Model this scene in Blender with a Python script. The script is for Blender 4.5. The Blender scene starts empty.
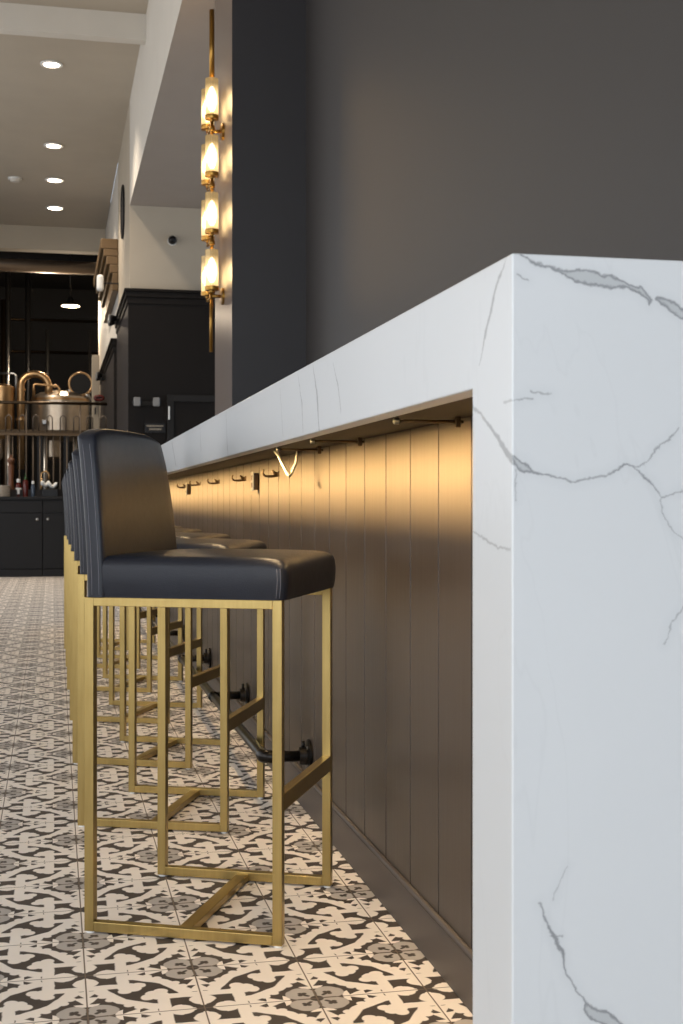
import bpy, bmesh, math, random
from mathutils import Vector, Matrix
random.seed(7)
S = bpy.context.scene
COL = S.collection
PI = math.pi
# ------------------------------------------------------------------ camera model (real lens, one metre = one unit)
F, CX, HY, CAMZ = 1290.0, 341.5, 504.0, 0.88
TH = math.atan(288.0 / F)
ST, CT = math.sin(TH), math.cos(TH)
def pt(px, py, D):
    t = (px - CX) / F
    return Vector((D * (ST + CT * t), D * (CT - ST * t), CAMZ + (HY - py) / F * D))
def onX(px, py, X):
    t = (px - CX) / F
    return pt(px, py, X / (ST + CT * t))
def onY(px, py, Y):
    t = (px - CX) / F
    return pt(px, py, Y / (CT - ST * t))

# ------------------------------------------------------------------ node expression helper
class G:
    def __init__(s, nt): s.nt = nt
    def v(s, x): return x if isinstance(x, E) else E(s, x)
    def math(s, op, *a, clamp=False):
        n = s.nt.nodes.new('ShaderNodeMath'); n.operation = op; n.use_clamp = clamp
        for i, x in enumerate(a):
            if isinstance(x, E): x = x.s
            if isinstance(x, (int, float)): n.inputs[i].default_value = x
            else: s.nt.links.new(x, n.inputs[i])
        return E(s, n.outputs[0])
    def mn(s, *a):
        r = a[0]
        for b in a[1:]: r = s.math('MINIMUM', r, b)
        return r
    def mx(s, *a):
        r = a[0]
        for b in a[1:]: r = s.math('MAXIMUM', r, b)
        return r
    def vec(s, x, y, z=0.0):
        n = s.nt.nodes.new('ShaderNodeCombineXYZ')
        for i, q in enumerate((x, y, z)):
            if isinstance(q, E): q = q.s
            if isinstance(q, (int, float)): n.inputs[i].default_value = q
            else: s.nt.links.new(q, n.inputs[i])
        return n.outputs[0]
    def vm(s, op, a, b=None, out=0, scale=None):
        n = s.nt.nodes.new('ShaderNodeVectorMath'); n.operation = op
        for i, q in enumerate((a, b)):
            if q is None: continue
            if isinstance(q, (tuple, list)): n.inputs[i].default_value = q
            else: s.nt.links.new(q, n.inputs[i])
        if scale is not None:
            if isinstance(scale, E): s.nt.links.new(scale.s, n.inputs['Scale'])
            else: n.inputs['Scale'].default_value = scale
        return n.outputs[out]
    def circle(s, P, c, r):
        return E(s, s.vm('DISTANCE', P, (c[0], c[1], 0), out=1)) - r
    def capsule(s, P, a, b, r, r2=None):
        ba = (b[0] - a[0], b[1] - a[1], 0.0); L = ba[0] ** 2 + ba[1] ** 2
        pa = s.vm('SUBTRACT', P, (a[0], a[1], 0))
        h = s.math('MULTIPLY', E(s, s.vm('DOT_PRODUCT', pa, ba, out=1)), 1.0 / L, clamp=True)
        q = s.vm('SCALE', ba, scale=h)
        d = E(s, s.vm('DISTANCE', pa, q, out=1))
        return d - r if r2 is None else d - (h * (r2 - r) + r)
    def seg_ratio(s, P, a, b, r, r2):
        ba = (b[0] - a[0], b[1] - a[1], 0.0); L = max(ba[0] ** 2 + ba[1] ** 2, 1e-9)
        pa = s.vm('SUBTRACT', P, (a[0], a[1], 0))
        h = s.math('MULTIPLY', E(s, s.vm('DOT_PRODUCT', pa, ba, out=1)), 1.0 / L, clamp=True)
        q = s.vm('SCALE', ba, scale=h)
        d = E(s, s.vm('DISTANCE', pa, q, out=1))
        return d / (h * (r2 - r) + r), d - (h * (r2 - r) + r)
    def mask(s, d, soft):     # 1 inside (d<0)
        n = s.nt.nodes.new('ShaderNodeMapRange'); n.clamp = True
        n.inputs['From Min'].default_value = soft; n.inputs['From Max'].default_value = -soft
        s.nt.links.new(d.s, n.inputs['Value'])
        return E(s, n.outputs['Result'])
    def mix(s, fac, a, b):
        n = s.nt.nodes.new('ShaderNodeMix'); n.data_type = 'RGBA'
        s.put(n.inputs[0], fac); s.put(n.inputs[6], a); s.put(n.inputs[7], b)
        return n.outputs[2]
    def put(s, sock, x):
        if isinstance(x, E): x = x.s
        if isinstance(x, (int, float)): sock.default_value = x
        elif isinstance(x, (tuple, list)): sock.default_value = tuple(x) + ((1.0,) if len(x) == 3 else ())
        else: s.nt.links.new(x, sock)
    def noise(s, P, scale, detail=2.0, rough=0.5, out='Fac', dist=0.0):
        n = s.nt.nodes.new('ShaderNodeTexNoise')
        n.inputs['Scale'].default_value = scale; n.inputs['Detail'].default_value = detail
        n.inputs['Roughness'].default_value = rough; n.inputs['Distortion'].default_value = dist
        s.nt.links.new(P, n.inputs['Vector'])
        return n.outputs[out]
class E:
    def __init__(s, g, k): s.g, s.s = g, k
    def __add__(s, o): return s.g.math('ADD', s, o)
    def __radd__(s, o): return s.g.math('ADD', s, o)
    def __sub__(s, o): return s.g.math('SUBTRACT', s, o)
    def __rsub__(s, o): return s.g.math('SUBTRACT', o, s)
    def __mul__(s, o): return s.g.math('MULTIPLY', s, o)
    def __rmul__(s, o): return s.g.math('MULTIPLY', s, o)
    def __truediv__(s, o): return s.g.math('DIVIDE', s, o)
    def abs(s): return s.g.math('ABSOLUTE', s)
    def gt(s, o): return s.g.math('GREATER_THAN', s, o)
    def lt(s, o): return s.g.math('LESS_THAN', s, o)

def srgb(r, g, b):
    f = lambda c: (c / 255 / 12.92) if c / 255 <= .04045 else ((c / 255 + .055) / 1.055) ** 2.4
    return (f(r), f(g), f(b))
def base_mat(name):
    m = bpy.data.materials.new(name); m.use_nodes = True
    nt = m.node_tree; b = nt.nodes['Principled BSDF']
    return m, nt, b, G(nt)
def setp(g, b, **k):
    names = {'col': 'Base Color', 'rough': 'Roughness', 'metal': 'Metallic', 'ecol': 'Emission Color', 'estr': 'Emission Strength',
             'spec': 'Specular IOR Level', 'alpha': 'Alpha', 'coat': 'Coat Weight', 'coatr': 'Coat Roughness', 'trans': 'Transmission Weight',
             'sheen': 'Sheen Weight', 'ior': 'IOR'}
    for q, x in k.items(): g.put(b.inputs[names[q]], x)
def bump(nt, g, b, h, strength=0.1, dist=0.01):
    n = nt.nodes.new('ShaderNodeBump'); n.inputs['Strength'].default_value = strength; n.inputs['Distance'].default_value = dist
    g.put(n.inputs['Height'], h); nt.links.new(n.outputs[0], b.inputs['Normal'])
def objco(nt): return nt.nodes.new('ShaderNodeTexCoord').outputs['Object']

def paint(name, rgb, rough=0.6, var=0.06, scale=3.0, spec=0.4, metal=0.0, b_str=0.05, b_scale=200):
    m, nt, b, g = base_mat(name); c = srgb(*rgb); P = objco(nt)
    n = E(g, g.noise(P, scale, 4))
    col = g.mix(n, tuple(x * (1 - var) for x in c), tuple(min(1, x * (1 + var)) for x in c))
    setp(g, b, col=col, rough=rough, spec=spec, metal=metal)
    if b_str: bump(nt, g, b, g.noise(P, b_scale, 2), b_str, 0.001)
    return m
def emis(name, rgb, strength):
    m, nt, b, g = base_mat(name)
    setp(g, b, col=rgb, ecol=rgb, estr=strength, rough=.5)
    return m

# ------------------------------------------------------------------ materials
M = {}
M['wall_dark'] = paint('dark wall paint', (54, 51, 50), .55, .05, 2)
M['wall_column'] = paint('column paint', (44, 42, 44), .5, .04, 2)
M['column_lit'] = paint('column lit side', (98, 88, 82), .3, .04, 2, spec=.6)  # same column, with the light on its left face put into the colour
M['ceiling'] = paint('ceiling paint', (170, 160, 145), .8)
M['beige'] = paint('beige wall paint', (166, 155, 138), .75)
M['white_wall'] = paint('bulkhead paint', (196, 190, 180), .75)
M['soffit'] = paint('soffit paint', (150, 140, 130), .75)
M['dark_panel'] = paint('espresso panel', (22, 18, 15), .6, .1, 6, spec=.15)
M['dark_face'] = paint('charcoal panel', (42, 38, 37), .6, .1, 6, spec=.2)
M['black'] = paint('black room', (22, 20, 19), .8)
M['blackmetal'] = paint('black metal', (30, 29, 29), .35, .1, 20, metal=.6)
M['darkgrey'] = paint('dark cabinet', (27, 27, 29), .6, .08, 4, spec=.25)
M['white_plastic'] = paint('white plastic', (225, 225, 222), .4, .02)
M['grey_board'] = paint('grey board', (150, 138, 120), .6)
M['wood'] = paint('brown wood', (92, 72, 46), .5, .2, 9)
M['darkwood'] = paint('turned dark wood', (96, 58, 32), .4, .2, 20)
M['red'] = paint('red sauce', (84, 24, 16), .25, .05)
M['green'] = paint('green cap', (36, 78, 36), .4, .05)
M['blue'] = paint('blue glass', (58, 70, 86), .2, .05)
M['cream'] = paint('cream crockery', (214, 202, 186), .4, .05)
M['duct'] = paint('duct metal', (120, 105, 90), .35, .1, 5, metal=.8)
M['steel'] = paint('steel', (150, 148, 145), .3, .1, 5, metal=1.0)
M['outdoor'] = paint('window frame', (40, 40, 42), .5)
M['lens_grey'] = paint('lamp lens grey', (120, 118, 115), .4, .03)
M['cable'] = paint('grey cable', (120, 114, 108), .4, .05)
M['concrete'] = paint('dark concrete', (58, 54, 50), .7, .1, 3)
M['rail'] = paint('railing metal', (92, 80, 68), .45, .1, 20, metal=.3)
M['kick'] = paint('kick board paint', (66, 58, 52), .48, .06, 5)

def brass(name, c1, c2, rough):
    m, nt, b, g = base_mat(name); P = objco(nt)
    Q = g.vm('MULTIPLY', P, (160.0, 160.0, 8.0))
    n = E(g, g.noise(Q, 1.0, 3)); n2 = E(g, g.noise(P, 9.0, 3))
    setp(g, b, col=g.mix(n * .5 + n2 * .5, srgb(*c1), srgb(*c2)), rough=n * .12 + (rough - .06), metal=.88, spec=.5)
    return m
M['brass'] = brass('brushed brass', (152, 129, 76), (192, 168, 110), .31)
M['brass_lamp'] = brass('aged brass', (120, 88, 38), (168, 128, 62), .3)
M['copper'] = brass('copper toned steel', (150, 115, 76), (196, 160, 116), .3)
M['bronze'] = brass('dark bronze', (52, 42, 32), (84, 68, 50), .35)
M['tank'] = brass('vessel steel', (150, 132, 112), (196, 182, 164), .3)
M['black_pipe'] = brass('oiled black pipe', (34, 32, 31), (48, 46, 45), .3)

# leather
m, nt, b, g = base_mat('navy black leather'); P = objco(nt)
setp(g, b, col=g.mix(E(g, g.noise(P, 6, 3)), srgb(24, 26, 33), srgb(33, 36, 46)), rough=E(g, g.noise(P, 60, 2)) * .1 + .33, spec=.27)
vo = nt.nodes.new('ShaderNodeTexVoronoi'); vo.inputs['Scale'].default_value = 420; nt.links.new(P, vo.inputs['Vector'])
bump(nt, g, b, E(g, vo.outputs['Distance']) + E(g, g.noise(P, 26, 2)) * .4, .10, .002)
M['leather'] = m
M['thread'] = paint('stitching thread', (92, 92, 100), .7, .05)

# bar front panel satin
m, nt, b, g = base_mat('satin brown panel'); P = objco(nt)
Q = g.vm('MULTIPLY', P, (1.0, 24.0, 1.2))
n = E(g, g.noise(Q, 4.0, 4)); n2 = E(g, g.noise(P, 2.2, 3))
setp(g, b, col=g.mix(n * .6 + n2 * .4, srgb(47, 40, 35), srgb(63, 55, 48)), rough=n * .1 + .33, spec=.5)
M['panel'] = m

# ------------------------------------------------------------------ patterned cement tile
TILE = 0.2003
def tile_mat():
    m, nt, b, g = base_mat('patterned cement tile')
    P = objco(nt)
    sx = nt.nodes.new('ShaderNodeSeparateXYZ'); nt.links.new(P, sx.inputs[0])
    wob = g.noise(P, 30.0, 2, out='Color'); ws = nt.nodes.new('ShaderNodeSeparateXYZ'); nt.links.new(wob, ws.inputs[0])
    U = (E(g, sx.outputs[0]) - TX0) / TILE + (E(g, ws.outputs[0]) - .5) * .030
    V = (E(g, sx.outputs[1]) - TY0) / TILE + (E(g, ws.outputs[1]) - .5) * .030
    U0 = (E(g, sx.outputs[0]) - TX0) / TILE; V0 = (E(g, sx.outputs[1]) - TY0) / TILE
    # fold 2x2 cluster: A (flower) at even+even corners, B (leaf cross) at the others; mirror about corner lines
    pu = g.math('PINGPONG', U, 1.0); pv = g.math('PINGPONG', V, 1.0)      # period 2, A at (0,0) and (1,1), B at (1,0),(0,1)
    u = 1.0 - pu; v = pv                                                # B at (0,0) and (1,1), A at (1,0),(0,1)
    s = (u + v).gt(1.0)
    u1 = u + s * (1.0 - u - v); v1 = v + s * (1.0 - u - v)              # (u,v)->(1-v,1-u)
    uu = g.mx(u1, v1); vv = g.mn(u1, v1)                                # now 0<=vv<=uu, uu+vv<=1, A at (1,0)
    Q = g.vec(uu, vv)
    W = []
    # leaf bulb, ring bar
    W.append(g.capsule(Q, (.10, 0), (.19, 0), .030, .118))
    W.append(g.capsule(Q, (.20, 0), (.30, .0), .11, .05))
    W.append(g.capsule(Q, (.335, -.1), (.335, .335), .055))
    # cloud
    W.append(g.circle(Q, (.385, .35), .072)); W.append(g.circle(Q, (.465, .345), .066)); W.append(g.circle(Q, (.43, .42), .060))
    # ribbon with lumps
    W.append(g.capsule(Q, (.335, .125), (.45, .135), .050, .066)); W.append(g.capsule(Q, (.45, .135), (.70, .30), .064, .056))
    W.append(g.circle(Q, (.555, .145), .05)); W.append(g.circle(Q, (.645, .205), .046)); W.append(g.circle(Q, (.43, .10), .048))
    # spiked leaf: saw-toothed half width along the grout line
    saw = (uu - .40) * 6.6
    fr = g.math('FRACT', saw)
    hw = (1.0 - fr) * .095 + .022
    sp = vv - hw
    sp = g.mx(sp, .38 - uu, uu - .765)
    W.append(g.capsule(Q, (.33, 0), (.75, 0), .030, .006))
    W.append(sp)
    white = g.mn(*W)
    # gray quatrefoil about A
    gray = g.mn(g.capsule(Q, (.895, .105), (.88, .14), .112), g.circle(Q, (.85, .12), .115), g.circle(Q, (.9, .17), .10))
    dark = g.mn(g.circle(Q, (1.0, 0.0), .062), g.capsule(Q, (.93, .07), (.865, .135), .016, .022), g.circle(Q, (.90, .135), .024), g.circle(Q, (.865, .10), .024))
    dark = g.mn(dark, g.mx(vv - .012, .83 - uu), g.mx((uu - 1.0).abs() - .012, .05 - vv))
    soft = .006
    wm = g.mask(white, soft); gm = g.mask(gray, soft) ; dm = g.mask(dark, soft)
    tone = E(g, g.noise(P, 7.0, 3)); fine = E(g, g.noise(P, 300.0, 2))
    cw = g.mix(tone, srgb(230, 220, 209), srgb(243, 235, 226))
    cd = g.mix(tone, srgb(68, 61, 56), srgb(86, 78, 72))
    cg = g.mix(tone, srgb(170, 163, 157), srgb(186, 179, 172))
    c = g.mix(wm, cd, cw)
    c = g.mix(gm, c, cg)
    c = g.mix(dm, c, cd)
    fu = g.math('PINGPONG', U0, .5); fv = g.math('PINGPONG', V0, .5)
    gr = g.mask(g.mn(fu, fv) - .0065, .003)
    c = g.mix(gr, c, srgb(112, 98, 86))
    setp(g, b, col=c, rough=fine * .15 + .55, spec=.18)
    bump(nt, g, b, (1.0 - gr) + fine * .06, .25, .001)
    return m
TX0, TY0 = 0.052, 0.0     # set below from the grout crossings seen
_a = pt(377 / 4.553, 924 + 75 / 4.553, 1135.2 / (924 + 75 / 4.553 - 504))   # a flower corner
TX0, TY0 = _a.x, _a.y
M['tile'] = tile_mat()

# ------------------------------------------------------------------ marble
BX, BTOP = 0.3922, 1.10        # bar face X, top z
BY0 = 1.0709                   # bar end face Y
def ex(px, py): p = onY(px, py, BY0); return (p.x, p.z)
def sxz(px, py): p = onX(px, py, BX); return (p.y, p.z)
def marble_mat(which):
    m, nt, b, g = base_mat('white veined quartz ' + which); P = objco(nt)
    sp = nt.nodes.new('ShaderNodeSeparateXYZ')
    jit = g.noise(P, 42.0, 4, .7, out='Color'); jit2 = g.noise(P, 150.0, 2, .6, out='Color')
    j = g.vm('SUBTRACT', jit, (.5, .5, .5)); j = g.vm('SCALE', j, scale=.011)
    j2 = g.vm('SUBTRACT', jit2, (.5, .5, .5)); j2 = g.vm('SCALE', j2, scale=.004)
    Pj = g.vm('ADD', g.vm('ADD', P, j), j2)
    nt.links.new(Pj, sp.inputs[0])
    co = g.vec(E(g, sp.outputs[0 if which == 'end' else 1]), E(g, sp.outputs[2]))
    def lines(co, polys, conv):
        best = None
        for pl in polys:
            pts = [(conv(x, y), w) for x, y, w in pl]
            for (a, wa), (c, wc) in zip(pts, pts[1:]):
                d = g.seg_ratio(co, a, c, wa * .001, wc * .001)[1]
                best = d if best is None else g.mn(best, d)
                z = best * 1e-9; co = g.vm('ADD', co, g.vec(z, z, 0.0))
        return best
    mmw = lambda L: L
    end = [
        [(518, 252, .8), (535, 264, 1.2), (548, 266, .8), (563, 273, 2.2), (578, 275, 7), (596, 279, 6.5), (612, 282, 6), (628, 287, 2.5), (640, 291, 3.5), (651, 300, 2), (650, 305, .6)],
        [(658, 299, 2), (668, 304, 4), (683, 314, 4.5), (695, 320, 2)],
        [(512, 458, 2), (518, 463, 4), (526, 468, 4.2), (533, 471, 1), (552, 477, .7), (575, 481, .6), (605, 477, .6), (626, 464, .9), (640, 467, .5), (655, 450, .6), (672, 438, .5), (679, 428, .5)],
        [(634, 467, .7), (650, 481, .8), (661, 498, .5), (672, 494, .5), (683, 489, .5)],
        [(661, 498, .4), (664, 520, .3), (676, 535, .3), (690, 545, .3)],
        [(518, 275, .6), (527, 281, .5)],
        [(512, 401, .3), (534, 399, .5)], [(530, 393, .5), (551, 394, .3)],
        [(517, 470, .3), (516, 500, .2)],
        [(540, 904, .8), (547, 925, .8), (555, 938, 1.6), (562, 952, 1.4), (566, 975, .7), (578, 990, .9), (586, 1003, 1.1), (590, 1012, 5), (606, 1018, 6), (625, 1032, 4)],
        [(551, 936, .9), (561, 937, .3)],
        [(683, 606, .4), (670, 628, .3), (664, 646, .3)],
        [(567, 865, .2), (552, 900, .15)],
    ]
    side = [
        [(507, 256, .3), (497, 285, 2.2), (489, 318, 2.8), (482, 350, 1.2), (479, 364, .6)],
        [(473, 406, 1.5), (486, 420, 1.5), (497, 437, 2.4), (507, 453, 4.0), (513, 462, 4)],
        [(473, 531, .8), (484, 539, 1.0), (498, 548, .9), (511, 550, .6)],
        [(504, 402, .8), (512, 400, .8)],
        [(313, 366, .8), (317, 395, 4), (319, 430, 2.5)], [(298, 375, .5), (302, 405, 2), (303, 432, 1.2)],
        [(333, 363, .5), (338, 385, 1.6), (341, 412, 1.2)], [(226, 412, 1.5), (227, 440, 3.5), (228, 455, 3)],
        [(200, 428, 1.2), (201, 450, 4)], [(280, 388, .4), (283, 436, 1.2)],
        [(172, 443, 4), (176, 466, 4)],
    ]
    if which == 'end': d = lines(co, end, ex)
    elif which == 'side': d = lines(co, side, sxz)
    else: d = None
    P3 = g.vm('MULTIPLY', P, (1.0, 1.0, .45))
    nz = E(g, g.noise(P3, 2.6, 5, .62, dist=.6))
    cl = E(g, g.noise(P, 1.4, 3))
    bcol = g.mix(cl, srgb(192, 195, 197), srgb(205, 207, 209))
    web = g.mask((nz - .5).abs() - .0025, .0035) * .07
    c = g.mix(web, bcol, srgb(150, 152, 156))
    if which == 'end':
        halo = g.mask(d - .004, .005) * .10
        c = g.mix(halo, c, srgb(150, 155, 162))
        veincol = g.mix(g.mask(d + .0022, .0008), srgb(126, 128, 131), srgb(172, 175, 177))
        c = g.mix(g.mask(d, .0007) * .9, c, veincol)
    elif which == 'side':
        c = g.mix(g.mask(d, .0010) * .75, c, srgb(128, 128, 130))
    setp(g, b, col=c, rough=.28, spec=.45)
    return m
M['marble'] = [marble_mat('top'), marble_mat('end'), marble_mat('side')]

# ------------------------------------------------------------------ mesh helpers
def obj(name, bm, mat, parent=None, smooth=False, bevel=0.0, seg=2):
    me = bpy.data.meshes.new(name); bm.normal_update(); bm.to_mesh(me); bm.free()
    for mm in (mat if isinstance(mat, (list, tuple)) else [mat]): me.materials.append(mm)
    if smooth:
        for p in me.polygons: p.use_smooth = True
    o = bpy.data.objects.new(name, me); COL.objects.link(o)
    if parent is not None: o.parent = parent
    if bevel:
        md = o.modifiers.new('Bevel', 'BEVEL'); md.width = bevel; md.segments = seg; md.limit_method = 'ANGLE'; md.angle_limit = math.radians(40)
    return o
def box(bm, x0, x1, y0, y1, z0, z1, mi=0):
    vs = [bm.verts.new((x, y, z)) for x in (x0, x1) for y in (y0, y1) for z in (z0, z1)]
    for f in ((0, 1, 3, 2), (4, 6, 7, 5), (0, 4, 5, 1), (2, 3, 7, 6), (0, 2, 6, 4), (1, 5, 7, 3)):
        q = bm.faces.new([vs[i] for i in f]); q.material_index = mi
    return vs
def bxo(name, dims, mat, parent=None, bevel=0.0, **k):
    bm = bmesh.new(); box(bm, *dims); return obj(name, bm, mat, parent, bevel=bevel, **k)
def lathe(bm, prof, c=(0, 0, 0), n=32, axis='Z', ring=False):
    closed_prof = ring; rings = []
    for r, h in prof:
        ring = []
        for i in range(n):
            a = 2 * PI * i / n; x, y = r * math.cos(a), r * math.sin(a)
            p = {'Z': (x, y, h), 'X': (h, x, y), 'Y': (x, h, y)}[axis]
            ring.append(bm.verts.new((p[0] + c[0], p[1] + c[1], p[2] + c[2])))
        rings.append(ring)
    for a, b2 in list(zip(rings, rings[1:])) + ([(rings[-1], rings[0])] if closed_prof else []):
        for i in range(n):
            bm.faces.new((a[i], a[(i + 1) % n], b2[(i + 1) % n], b2[i]))
    for rg in (() if closed_prof else (rings[0], rings[-1])):
        bm.faces.new(rg)
    bmesh.ops.recalc_face_normals(bm, faces=bm.faces)
def tube(bm, pts, r, n=10, closed=False):
    pts = [Vector(p) for p in pts]; N = len(pts); rings = []
    up = Vector((0, 0, 1)); prevn = None
    for i, p in enumerate(pts):
        if closed: t = (pts[(i + 1) % N] - pts[i - 1])
        else: t = pts[min(i + 1, N - 1)] - pts[max(i - 1, 0)]
        t.normalize()
        if prevn is None:
            a = up if abs(t.dot(up)) < .9 else Vector((1, 0, 0))
            nrm = (a - t * a.dot(t)).normalized()
        else:
            nrm = (prevn - t * prevn.dot(t)).normalized()
        prevn = nrm; bi = t.cross(nrm)
        rr = r[i] if isinstance(r, (list, tuple)) else r
        rings.append([bm.verts.new(p + nrm * rr * math.cos(2 * PI * k / n) + bi * rr * math.sin(2 * PI * k / n)) for k in range(n)])
    pairs = list(zip(rings, rings[1:])) + ([(rings[-1], rings[0])] if closed else [])
    for a, b2 in pairs:
        for k in range(n): bm.faces.new((a[k], a[(k + 1) % n], b2[(k + 1) % n], b2[k]))
    if not closed:
        bm.faces.new(rings[0]); bm.faces.new(rings[-1])
    bmesh.ops.recalc_face_normals(bm, faces=bm.faces)
def tubeo(name, pts, r, mat, parent=None, n=10, closed=False):
    bm = bmesh.new(); tube(bm, pts, r, n, closed); return obj(name, bm, mat, parent, smooth=True)
def latheo(name, prof, c, mat, parent=None, n=32, axis='Z', smooth=True, bevel=0, ring=False):
    bm = bmesh.new(); lathe(bm, prof, c, n, axis, ring); o = obj(name, bm, mat, parent, smooth=False)
    if smooth:
        o.data.polygons.foreach_set('use_smooth', [True] * len(o.data.polygons)); md = o.modifiers.new('es', 'EDGE_SPLIT'); md.split_angle = math.radians(40)
    return o
def tag(o, label, cat, group=None):
    o['label'] = label; o['category'] = cat
    if group: o['group'] = group
    return o
def thing(name, label, cat, loc=(0, 0, 0), rz=0.0, group=None):
    o = bpy.data.objects.new(name, None); COL.objects.link(o); o.location = loc; o.rotation_euler = (0, 0, rz)
    o.empty_display_size = .1
    return tag(o, label, cat, group)
def struct(name, dims, mat, **k):
    o = bxo(name, dims, mat, **k); o['kind'] = 'structure'; return o
def dup(root, loc, label=None):
    r = root.copy(); COL.objects.link(r); r.location = loc
    if label: r['label'] = label
    for ch in list(root.children):
        c = ch.copy(); COL.objects.link(c); c.parent = r
        for gch in list(ch.children):
            d = gch.copy(); COL.objects.link(d); d.parent = c
    return r
def arc(c, r, a0, a1, n, plane='XZ'):
    out = []
    for i in range(n + 1):
        a = a0 + (a1 - a0) * i / n
        if plane == 'XZ': out.append((c[0] + r * math.cos(a), c[1], c[2] + r * math.sin(a)))
        elif plane == 'XY': out.append((c[0] + r * math.cos(a), c[1] + r * math.sin(a), c[2]))
        else: out.append((c[0], c[1] + r * math.cos(a), c[2] + r * math.sin(a)))
    return out

# ================================================================== SETTING
ZC = CAMZ + 4.34; ZS = CAMZ + 3.21            # ceiling, soffit underside
YA = 14.02                                    # cross wall under the soffit
XB = 0.80                                     # bulkhead face
W2, W1 = 0.99, 1.418
CY0, CY1 = 7.289, 8.08
LX, RY = -5.2, -4.0                           # left wall, rear wall
YCAB = 16.40
YOPEN = (20.3 - XB * 0) / CT - .1
struct('floor', (LX - .2, 4.5, RY - .2, YCAB + .45, -.05, 0), M['tile'])
struct('floor_brewery', (LX - .2, 4.5, YCAB + .45, 29.2, -.05, 0), M['concrete'])
struct('ceiling', (LX - .2, XB, RY - .2, YOPEN, ZC, ZC + .1), M['ceiling'])
yb = (11.38 / CT)
bY = onX(146, 12, XB).y
struct('trim_1', (LX, XB, bY, bY + .12, CAMZ + 4.11, ZC), M['white_wall'])
# bulkhead (upper volume with its soffit)
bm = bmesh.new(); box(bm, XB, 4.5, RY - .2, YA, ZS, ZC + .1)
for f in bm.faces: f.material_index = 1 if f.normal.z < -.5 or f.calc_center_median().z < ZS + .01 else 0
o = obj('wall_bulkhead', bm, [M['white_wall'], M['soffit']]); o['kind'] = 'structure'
# cross wall and its return, dark below, pale above
ZW = onY(150, 290, YA).z
struct('wall_cross', (XB, 4.5, YA, YA + 2.6, 0, ZC), M['beige'])
o = struct('wall_return', (XB + .004, XB + .3, YA + 2.6, 24, 0, ZC), M['white_wall'])
t = XB - .004
struct('wall_end_right', (W1, W1 + .15, RY, CY0 + .02, 0, ZS), M['wall_dark'])
o = struct('wall_column', (W2, W1 + .35, CY0, CY1, 0, ZS), M['wall_column']); o.data.materials.append(M['column_lit'])
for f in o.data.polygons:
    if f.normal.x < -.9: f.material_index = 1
struct('wall_opening', (LX, XB, YOPEN, YOPEN + .25, onY(50, 250, YOPEN).z, ZC + .1), M['beige'])
# brewery shell
struct('wall_brewery', (LX - .2, 4.5, 29, 29.2, 0, 6.5), M['black'])
struct('ceiling_brewery', (LX - .2, 4.5, YOPEN + .25, 29.2, 5.6, 5.7), M['black'])
struct('wall_brewery_left', (-4.2, -4.0, YOPEN - 2, 29, 0, 5.6), M['black'])
struct('wall_brewery_right', (XB + .31, XB + .5, YOPEN, 29, 0, 5.6), M['black'])
# unseen sides of the room with windows
def winwall(name, along, a0, a1, fixed, nwin, sill, head):
    bm = bmesh.new(); th = .2
    def bb(p0, p1, z0, z1):
        if along == 'Y': box(bm, fixed - th, fixed, p0, p1, z0, z1)
        else: box(bm, p0, p1, fixed - th, fixed, z0, z1)
    L = (a1 - a0); bb(a0, a1, 0, sill); bb(a0, a1, head, ZC)
    pitch = L / nwin; pw = .5; out = []
    for i in range(nwin + 1):
        c = a0 + i * pitch; bb(max(a0, c - pw / 2), min(a1, c + pw / 2), sill, head)
    for i in range(nwin): out.append((a0 + i * pitch + pw / 2, a0 + (i + 1) * pitch - pw / 2))
    o = obj(name, bm, M['beige']); o['kind'] = 'structure'
    return out
wn = 1
glass, nt, b, g = base_mat('window glass')
nt.nodes.remove(b); tr = nt.nodes.new('ShaderNodeBsdfTransparent'); gl = nt.nodes.new('ShaderNodeBsdfGlossy'); mxn = nt.nodes.new('ShaderNodeMixShader')
mxn.inputs[0].default_value = .06; gl.inputs['Roughness'].default_value = .02
nt.links.new(tr.outputs[0], mxn.inputs[1]); nt.links.new(gl.outputs[0], mxn.inputs[2]); nt.links.new(mxn.outputs[0], nt.nodes['Material Output'].inputs[0])
WIN = []
for spec in (('wall_left', 'Y', RY, YCAB + .3, LX, 5, .5, 4.2), ('wall_rear', 'X', LX, W1, RY, 2, .4, 4.2)):
    along = spec[1]
    for (p0, p1) in winwall(*spec):
        bm = bmesh.new(); fx = spec[4] - .12; s0, s1 = spec[6], spec[7]
        def fb(q0, q1, z0, z1):
            if along == 'Y': box(bm, fx, fx + .06, q0, q1, z0, z1)
            else: box(bm, q0, q1, fx, fx + .06, z0, z1)
        fb(p0, p1, s0, s0 + .06); fb(p0, p1, s1 - .06, s1); fb(p0, p0 + .06, s0, s1); fb(p1 - .06, p1, s0, s1)
        fb((p0 + p1) / 2 - .025, (p0 + p1) / 2 + .025, s0, s1); fb(p0, p1, 2.9, 2.95)
        w = obj('window_%d' % wn, bm, M['outdoor']); w['kind'] = 'structure'
        if along == 'Y': bxo('pane', (fx + .025, fx + .03, p0, p1, s0, s1), glass, w)
        else: bxo('pane', (p0, p1, fx + .025, fx + .03, s0, s1), glass, w)
        WIN.append((along, fx, p0, p1, s0, s1)); wn += 1

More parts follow.
